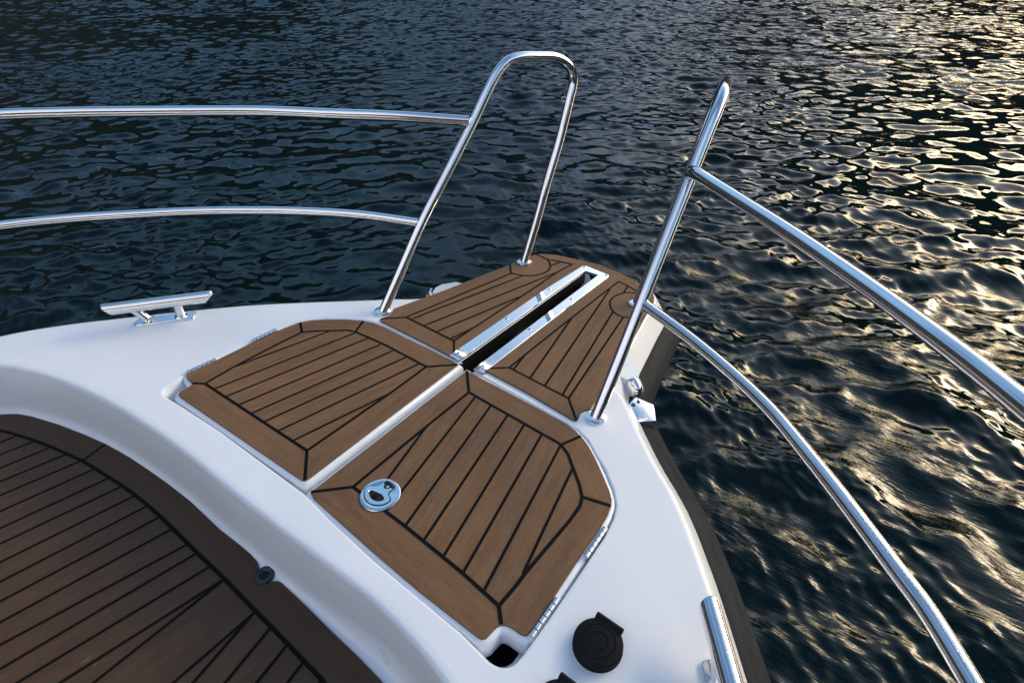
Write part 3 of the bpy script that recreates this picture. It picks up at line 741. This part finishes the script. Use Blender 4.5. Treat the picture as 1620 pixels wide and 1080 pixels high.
# ------------------------------------------------------------------ black hinged deck sockets
def socket(x, y, parent, label):
    e = empty('deck_socket', (x, y, 0), parent, label)
    mb = MB()
    v, f = lathe([(.0345, 0), (.0345, .003), (.0330, .0060), (.0320, .0075)], 56); mb.add(v, f)
    mb.build('socket_ring', M['plastic'], e, sharp=35)
    mb = MB()
    v, f = lathe([(.0332, .0078), (.0340, .0090), (.0340, .0120), (.0325, .0138), (.0240, .0150), (.0235, .0143), (.0222, .0143), (.0216, .0152), (.0135, .0156), (.0130, .0148), (.0118, .0148), (.0112, .0157), (.004, .0159)], 56); mb.add(v, f)
    for k in range(56):
        an = 2 * math.pi * (k + .5) / 56
        if -2.4 < math.remainder(an, 2 * math.pi) < .2:
            c, s_ = math.cos(an), math.sin(an); t = np.array((-s_, c, 0)) * .0007; p = np.array((.0340 * c, .0340 * s_, 0)); o2 = np.array((c, s_, 0)) * .0009
            vv = [p - t + (0, 0, .0085), p + t + (0, 0, .0085), p + o2 + t * .4 + (0, 0, .0085), p + o2 - t * .4 + (0, 0, .0085)]
            vv = vv + [q + np.array((0, 0, .0036)) for q in vv]; mb.add(vv, [(0, 1, 2, 3), (7, 6, 5, 4), (0, 4, 5, 1), (1, 5, 6, 2), (2, 6, 7, 3), (3, 7, 4, 0)])
    mb.build('flap', M['plastic'], e, sharp=25)
    hb_ = MB()
    # hinge barrel along the forward edge and grip tongue on the aft edge
    v, f = tube([np.array((-.0220, .0322, .0120)), np.array((-.0215, .0322, .0120)), np.array((.0195, .0322, .0120)), np.array((.0200, .0322, .0120))], [.0035, .0048, .0048, .0035], 16); hb_.add(v, f)
    hb_.add([(-.021, .0225, .0145), (.019, .0225, .0145), (.019, .0325, .0165), (-.021, .0325, .0165), (-.021, .0225, .009), (.019, .0225, .009), (.019, .0325, .009), (-.021, .0325, .009)],
            [(0, 1, 2, 3), (4, 7, 6, 5), (0, 4, 5, 1), (1, 5, 6, 2), (2, 6, 7, 3), (3, 7, 4, 0)])
    hb_.build('flap_hinge', M['plastic'], e, sharp=35)
    tb = MB(); tb.add([(-.0075, -.010, .0165), (.0075, -.010, .0165), (.0095, -.0345, .0152), (-.0095, -.0345, .0152), (-.0085, -.010, .012), (.0085, -.010, .012), (.0105, -.0355, .009), (-.0105, -.0355, .009)],
            [(0, 1, 2, 3), (4, 7, 6, 5), (0, 4, 5, 1), (1, 5, 6, 2), (2, 6, 7, 3), (3, 7, 4, 0)])
    tb.build('grip_tab', M['plastic'], e, sharp=35)
    e.rotation_euler.z = R(0)
socket(.5465, .3725, boat, 'black capped deck socket nearer the bow')
socket(.5505, .2740, boat, 'black capped deck socket farther aft')

# ------------------------------------------------------------------ cabin front behind the well (out of the frame, shades the well)
cab = empty('cabin', (0, -1.0, 0), boat)
mb = MB(); prof = [(0.0, -.13), (.0, .30), (-.03, .36), (-.10, .39), (-.55, .42)]
v = []; f = []; xs = np.linspace(-1, 1, 17)
for x in xs:
    for y, z in prof: v.append((x * .98, y - .22 * x * x, z))
K = len(prof)
for i in range(16):
    for k in range(K - 1): f.append((i * K + k, (i + 1) * K + k, (i + 1) * K + k + 1, i * K + k + 1))
mb.add(v, f); mb.build('cabin_front', M['gel'], cab)
mb = MB(); v = []; f = []
for x in xs:
    for y, z in ((-.12, .395), (-.62, 1.0), (-.64, 1.0), (-.14, .395)): v.append((x * .93, y - .24 * x * x, z))
for i in range(16):
    for k in range(4): f.append((i * 4 + k, (i + 1) * 4 + k, (i + 1) * 4 + (k + 1) % 4, i * 4 + (k + 1) % 4))
mb.add(v, f); mb.build('windscreen', M['glass'], cab)
mb = MB(); v, f = tube(smooth_path([(x * .93, -.63 - .24 * x * x, 1.0) for x in xs], 2), .022, 12); mb.add(v, f)
for x in (-1, 0, 1): v, f = tube([np.array((x * .93, -.11 - .24 * x * x, .40)), np.array((x * .93, -.62 - .24 * x * x, 1.0))], .018, 12); mb.add(v, f)
mb.build('windscreen_frame', M['steel'], cab)

# ------------------------------------------------------------------ the lake
CX, CY = .7, 0.
rad = []
r = .35
while r < 3500:
    rad.append(r)
    r += .010 if r < 3 else .015 if r < 6 else .022 if r < 12 else .036 if r < 26 else .06 if r < 30 else .05 + (r - 30) * .02
rad = np.array(rad)
head = 37.8     # the long side of the fine sector looks over the bow
az = []
a = -180.
while a < 180 - 1e-6:
    az.append(a)
    t = abs(a)
    a += .14 if t < 62 else min(3., .14 + (t - 62) * .06)
az = np.radians(np.array(az) + head) + math.pi / 2
nr, na = len(rad), len(az)
X = CX + rad[:, None] * np.cos(az)[None, :]; Y = CY + rad[:, None] * np.sin(az)[None, :]

def vnoise(x, y, seed):
    """smooth value noise"""
    g = np.random.default_rng(seed).random((256, 256))
    xi = np.floor(x).astype(int); yi = np.floor(y).astype(int); fx = x - xi; fy = y - yi
    fx = fx * fx * (3 - 2 * fx); fy = fy * fy * (3 - 2 * fy)
    q = lambda i, j: g[(xi + i) % 256, (yi + j) % 256]
    return (q(0, 0) * (1 - fx) + q(1, 0) * fx) * (1 - fy) + (q(0, 1) * (1 - fx) + q(1, 1) * fx) * fy

wr = np.random.default_rng(5)
def waves(n, l0, l1, peak, width, th0, spread, slope):
    out = []
    for i in range(n):
        lam = l0 * (l1 / l0) ** ((i + wr.random()) / n)
        out.append([lam, R(th0) + wr.normal(0, spread), math.exp(-(math.log(lam / peak) / width) ** 2 / 2), wr.random() * 2 * math.pi])
    nrm = math.sqrt(sum(w[2] ** 2 for w in out) / 2)
    return [(a, b_, c_ / nrm * slope, d_) for a, b_, c_, d_ in out]
Z = np.zeros_like(X); DX = np.zeros_like(X); DY = np.zeros_like(X)
near_b = np.clip((6.0 - np.hypot(X - .4, Y - .6)) / 3.6, 0, 1); near_b = near_b * near_b * (3 - 2 * near_b)
near_s = np.clip((4.2 - np.hypot(X - 1.5, Y - .5)) / 2.6, 0, 1); near_s = near_s * near_s * (3 - 2 * near_s)
g1 = .62 + .76 * vnoise(X / 2.3 + 40, Y / 1.7 + 7, 3)
g1b = np.clip(1.7 * vnoise(X / 1.1 + 20, Y / .8 + 77, 13) - .12, .15, 1.5)
g2 = .55 + .9 * vnoise(X / 4.1 + 90, Y / 3.0 + 17, 8)
U_ = X * .77 - Y * .64; V_ = X * .64 + Y * .77
g3 = np.clip(1.2 * vnoise(U_ / 1.3 + 31, V_ / .38 + 15, 21) + .35 * vnoise(U_ / .4, V_ / .15, 4) - .05, 0.1, 1.4) * (.12 + .88 * near_b)
GS = 1.0
SETS = [(waves(64, .17, .85, .31, .40, 122, .55, .165), g1),
        (waves(50, .075, .26, .14, .35, 124, .75, .130), g1b),
        (waves(22, .8, 3.4, 1.3, .5, 112, .55, .060), g2),
        (waves(30, .16, 1.1, .38, .5, 50, .45, .115), near_s),
        (waves(64, .034, .15, .066, .45, 80, .50, .165), g3)]
step_r = np.gradient(rad)[:, None]
for ws_, gm in SETS:
    for lam, th, s, ph in ws_:
        k = 2 * math.pi / lam; amp = s / k
        keep = np.clip((lam / step_r - 2.5) / 2.5, 0, 1)[:, 0]
        rows_ = np.nonzero(keep > 0)[0]
        if not len(rows_): continue
        m = rows_.max() + 1
        px = (k * (math.cos(th) * X[:m] + math.sin(th) * Y[:m]) + ph).astype(np.float32)
        A = amp * gm[:m] * keep[:m, None]
        Z[:m] += A * np.sin(px); c = A * np.cos(px) * .6
        DX[:m] += c * math.cos(th); DY[:m] += c * math.sin(th)
X2, Y2 = X + DX, Y + DY
co = np.stack([X2, Y2, Z + WATER_Z], -1).reshape(-1, 3)
ctr = np.array([[CX, CY, WATER_Z]])
co = np.concatenate([co, ctr]).astype(np.float32)
i = np.arange(nr - 1)[:, None]; j = np.arange(na)[None, :]; j2 = (j + 1) % na
quad = np.stack([i * na + j, i * na + j2, (i + 1) * na + j2, (i + 1) * na + j], -1).reshape(-1, 4)[:, ::-1]
tri = np.stack([np.full(na, nr * na), np.arange(na), (np.arange(na) + 1) % na], -1)
me = bpy.data.meshes.new('lake_water')
me.vertices.add(len(co)); me.vertices.foreach_set('co', co.ravel())
loops = np.concatenate([quad.ravel(), tri.ravel()]).astype(np.int32)
me.loops.add(len(loops)); me.loops.foreach_set('vertex_index', loops)
nq, nt = len(quad), len(tri)
me.polygons.add(nq + nt)
me.polygons.foreach_set('loop_start', np.concatenate([np.arange(nq) * 4, nq * 4 + np.arange(nt) * 3]).astype(np.int32))
me.polygons.foreach_set('use_smooth', np.ones(nq + nt, bool))
me.update(calc_edges=True); me.validate()
m, N, L, b = mat('lake_water', (.0009, .0060, .0062), .02, ior=1.29)
o = coords(N)
# cat's-paws: fine ripples where the breeze touches, strongest round the starboard bow
dist = N.new('ShaderNodeVectorMath'); dist.operation = 'DISTANCE'; L.new(o, dist.inputs[0]); dist.inputs[1].default_value = (1.5, .4, -1)
near = N.new('ShaderNodeMapRange'); near.interpolation_type = 'SMOOTHSTEP'
L.new(dist.outputs['Value'], near.inputs[0]); near.inputs[1].default_value = 1.8; near.inputs[2].default_value = 5.6; near.inputs[3].default_value = 1.; near.inputs[4].default_value = .04
pt = ramp(N, L, noise(N, L, mapping(N, L, o, (.9, 1.3, 0), (0, 0, R(-40))), 1.3, 2.), [(.38, (.12,) * 3), (.60, (1, 1, 1))])
fac = mathn(N, L, 'MULTIPLY', near.outputs[0], pt)
rip = noise(N, L, mapping(N, L, o, (15, 66, 0), (0, 0, R(6))), 1., 3., .55)
rip2 = noise(N, L, mapping(N, L, o, (8, 26, 0), (0, 0, R(-14))), 1., 3., .55)
nb = bump(N, L, rip2, mathn(N, L, 'MULTIPLY', fac, .22), .016)
nb2 = bump(N, L, rip, mathn(N, L, 'MULTIPLY', fac, .32), .010, nb)
# short chop beyond the lee of the boat
farf = N.new('ShaderNodeMapRange'); farf.interpolation_type = 'SMOOTHSTEP'
L.new(dist.outputs['Value'], farf.inputs[0]); farf.inputs[1].default_value = 4.5; farf.inputs[2].default_value = 13.; farf.inputs[3].default_value = .06; farf.inputs[4].default_value = 1.
wind = ramp(N, L, noise(N, L, mapping(N, L, o, (.22, .5, 0), (0, 0, R(-28))), 1., 3.), [(.36, (.25,) * 3), (.62, (1, 1, 1))])
chop = noise(N, L, mapping(N, L, o, (2.8, 4.6, 0), (0, 0, R(-32))), 1., 4., .62)
nb2 = bump(N, L, chop, mathn(N, L, 'MULTIPLY', mathn(N, L, 'MULTIPLY', farf.outputs[0], wind), .26), .10, nb2)
L.new(nb2, b.inputs['Normal'])
me.materials.append(m)
lake = bpy.data.objects.new('lake_water', me); C.objects.link(lake); lake['kind'] = 'structure'

# ------------------------------------------------------------------ wooded hills round the lake
SUN_AZ, SUN_EL = 23., 20.           # degrees clockwise from the bow, above the horizon
naz = 360; prof = [(260, -6, 0), (280, 3, .12), (330, 25, .45), (400, 55, .85), (470, 72, 1.), (600, 60, 1.), (900, 40, .6)]
v = []; f = []
for i in range(naz):
    a = 2 * math.pi * i / naz
    dv = abs(math.remainder(a - R(SUN_AZ), 2 * math.pi))
    hgt = 1.95 + .80 * (1 - math.exp(-(dv / .6) ** 2))
    hgt *= 1 + .22 * math.sin(3 * a + 1) + .12 * math.sin(7 * a + 2.2) + .07 * math.sin(17 * a)
    for k, (rr, z, q) in enumerate(prof):
        rr2 = rr * (1 + .06 * math.sin(5 * a + k))
        v.append((rr2 * math.sin(a), rr2 * math.cos(a), WATER_Z + z * hgt + q * 5 * (random.random() - .5)))
K = len(prof)
for i in range(naz):
    j = (i + 1) % naz
    for k in range(K - 1): f.append((i * K + k, j * K + k, j * K + k + 1, i * K + k + 1))
hm, N, L, b = mat('dark_forest', (.012, .018, .011), .9)
o = coords(N)
L.new(mixc(N, L, ramp(N, L, noise(N, L, o, .12, 6., .7), [(.35, (0, 0, 0)), (.7, (1, 1, 1))]), (.002, .0035, .0022), (.007, .010, .006)), b.inputs['Base Color'])
ho_ = obj('hills', v, f, hm); ho_['kind'] = 'structure'

# ------------------------------------------------------------------ sky and sun
w = bpy.data.worlds.new('World'); sc.world = w; w.use_nodes = True
N, L = w.node_tree.nodes, w.node_tree.links
bg = N['Background']; sky = N.new('ShaderNodeTexSky'); sky.sky_type = 'NISHITA'; sky.sun_disc = False
sky.sun_elevation = R(SUN_EL); sky.sun_rotation = R(SUN_AZ)
sky.altitude = 200; sky.air_density = 1.; sky.dust_density = 1.5; sky.ozone_density = 2.5
# broken cloud, lit warm towards the sun
dv = coords(N, 'Generated'); nv = N.new('ShaderNodeVectorMath'); nv.operation = 'NORMALIZE'; L.new(dv, nv.inputs[0])
sp = N.new('ShaderNodeSeparateXYZ'); L.new(nv.outputs[0], sp.inputs[0])
zz = mathn(N, L, 'ADD', mathn(N, L, 'MAXIMUM', sp.outputs[2], 0.), .22)
pl = N.new('ShaderNodeCombineXYZ'); L.new(mathn(N, L, 'DIVIDE', sp.outputs[0], zz), pl.inputs[0]); L.new(mathn(N, L, 'DIVIDE', sp.outputs[1], zz), pl.inputs[1])
cn = noise(N, L, pl.outputs[0], 1.05, 4., .48)
dt = N.new('ShaderNodeVectorMath'); dt.operation = 'DOT_PRODUCT'; L.new(nv.outputs[0], dt.inputs[0])
dt.inputs[1].default_value = (math.sin(R(SUN_AZ)) * math.cos(R(SUN_EL + 7)), math.cos(R(SUN_AZ)) * math.cos(R(SUN_EL + 7)), math.sin(R(SUN_EL + 7)))
tow = N.new('ShaderNodeMapRange'); tow.interpolation_type = 'SMOOTHSTEP'; L.new(dt.outputs['Value'], tow.inputs[0])
tow.inputs[1].default_value = .42; tow.inputs[2].default_value = .99
hi = N.new('ShaderNodeMapRange'); hi.interpolation_type = 'SMOOTHSTEP'; L.new(sp.outputs[2], hi.inputs[0])
hi.inputs[1].default_value = .45; hi.inputs[2].default_value = .86; hi.inputs[3].default_value = 1.; hi.inputs[4].default_value = .10
towh = mathn(N, L, 'MULTIPLY', tow.outputs[0], hi.outputs[0])
cover = ramp(N, L, mathn(N, L, 'MULTIPLY_ADD', tow.outputs[0], .20), [(.49, (0, 0, 0)), (.70, (1, 1, 1))])
cover.node.inputs[0].links[0].from_node.inputs[2].default_value = 0.
L.new(cn, cover.node.inputs[0].links[0].from_node.inputs[2])
ccol = ramp(N, L, towh, [(0, (1.8, 3.8, 5.9)), (.18, (3.6, 4.8, 6.0)), (.40, (6.2, 6.7, 7.4)), (.68, (9.0, 9.3, 9.8)), (.86, (19., 19., 18.6)), (.94, (39., 34.5, 26.5)), (1, (112., 86., 50.))])
# pale rosy cloud opposite the sun, added unseen astern to light aft-facing walls
aft = N.new('ShaderNodeMapRange'); aft.interpolation_type = 'SMOOTHSTEP'; L.new(sp.outputs[1], aft.inputs[0])
aft.inputs[1].default_value = -.15; aft.inputs[2].default_value = -.75
ccol = mixc(N, L, aft.outputs[0], ccol, (7.0, 6.6, 7.0))
cover2 = mathn(N, L, 'MAXIMUM', cover, mathn(N, L, 'MULTIPLY', aft.outputs[0], .75))
skyc = mixc(N, L, mathn(N, L, 'MULTIPLY', cover2, .85), sky.outputs[0], ccol)
L.new(skyc, bg.inputs['Color']); bg.inputs['Strength'].default_value = .12

sun = bpy.data.lights.new('sun', 'SUN'); sun.energy = .6; sun.angle = R(18); sun.color = (1., .87, .68)
so = bpy.data.objects.new('sun', sun); C.objects.link(so)
d = Vector((math.sin(R(SUN_AZ)) * math.cos(R(SUN_EL)), math.cos(R(SUN_AZ)) * math.cos(R(SUN_EL)), math.sin(R(SUN_EL))))
so.rotation_euler = d.to_track_quat('Z', 'Y').to_euler(); so.location = d * 50

# ------------------------------------------------------------------ camera
cam = bpy.data.cameras.new('camera'); co_ = bpy.data.objects.new('camera', cam); C.objects.link(co_)
cam.sensor_width = 36.; cam.lens = 20.044; cam.clip_start = .02; cam.clip_end = 10000
co_.location = (.68718, 0., .8); co_.rotation_euler = (math.pi / 2 - .63583, 0, .65935)
sc.camera = co_
sc.view_settings.view_transform = 'Standard'; sc.view_settings.look = 'None'
sc.view_settings.exposure = .9; sc.view_settings.gamma = 1.0
sc.view_settings.use_curve_mapping = False
sc.render.resolution_x, sc.render.resolution_y = 1024, 682
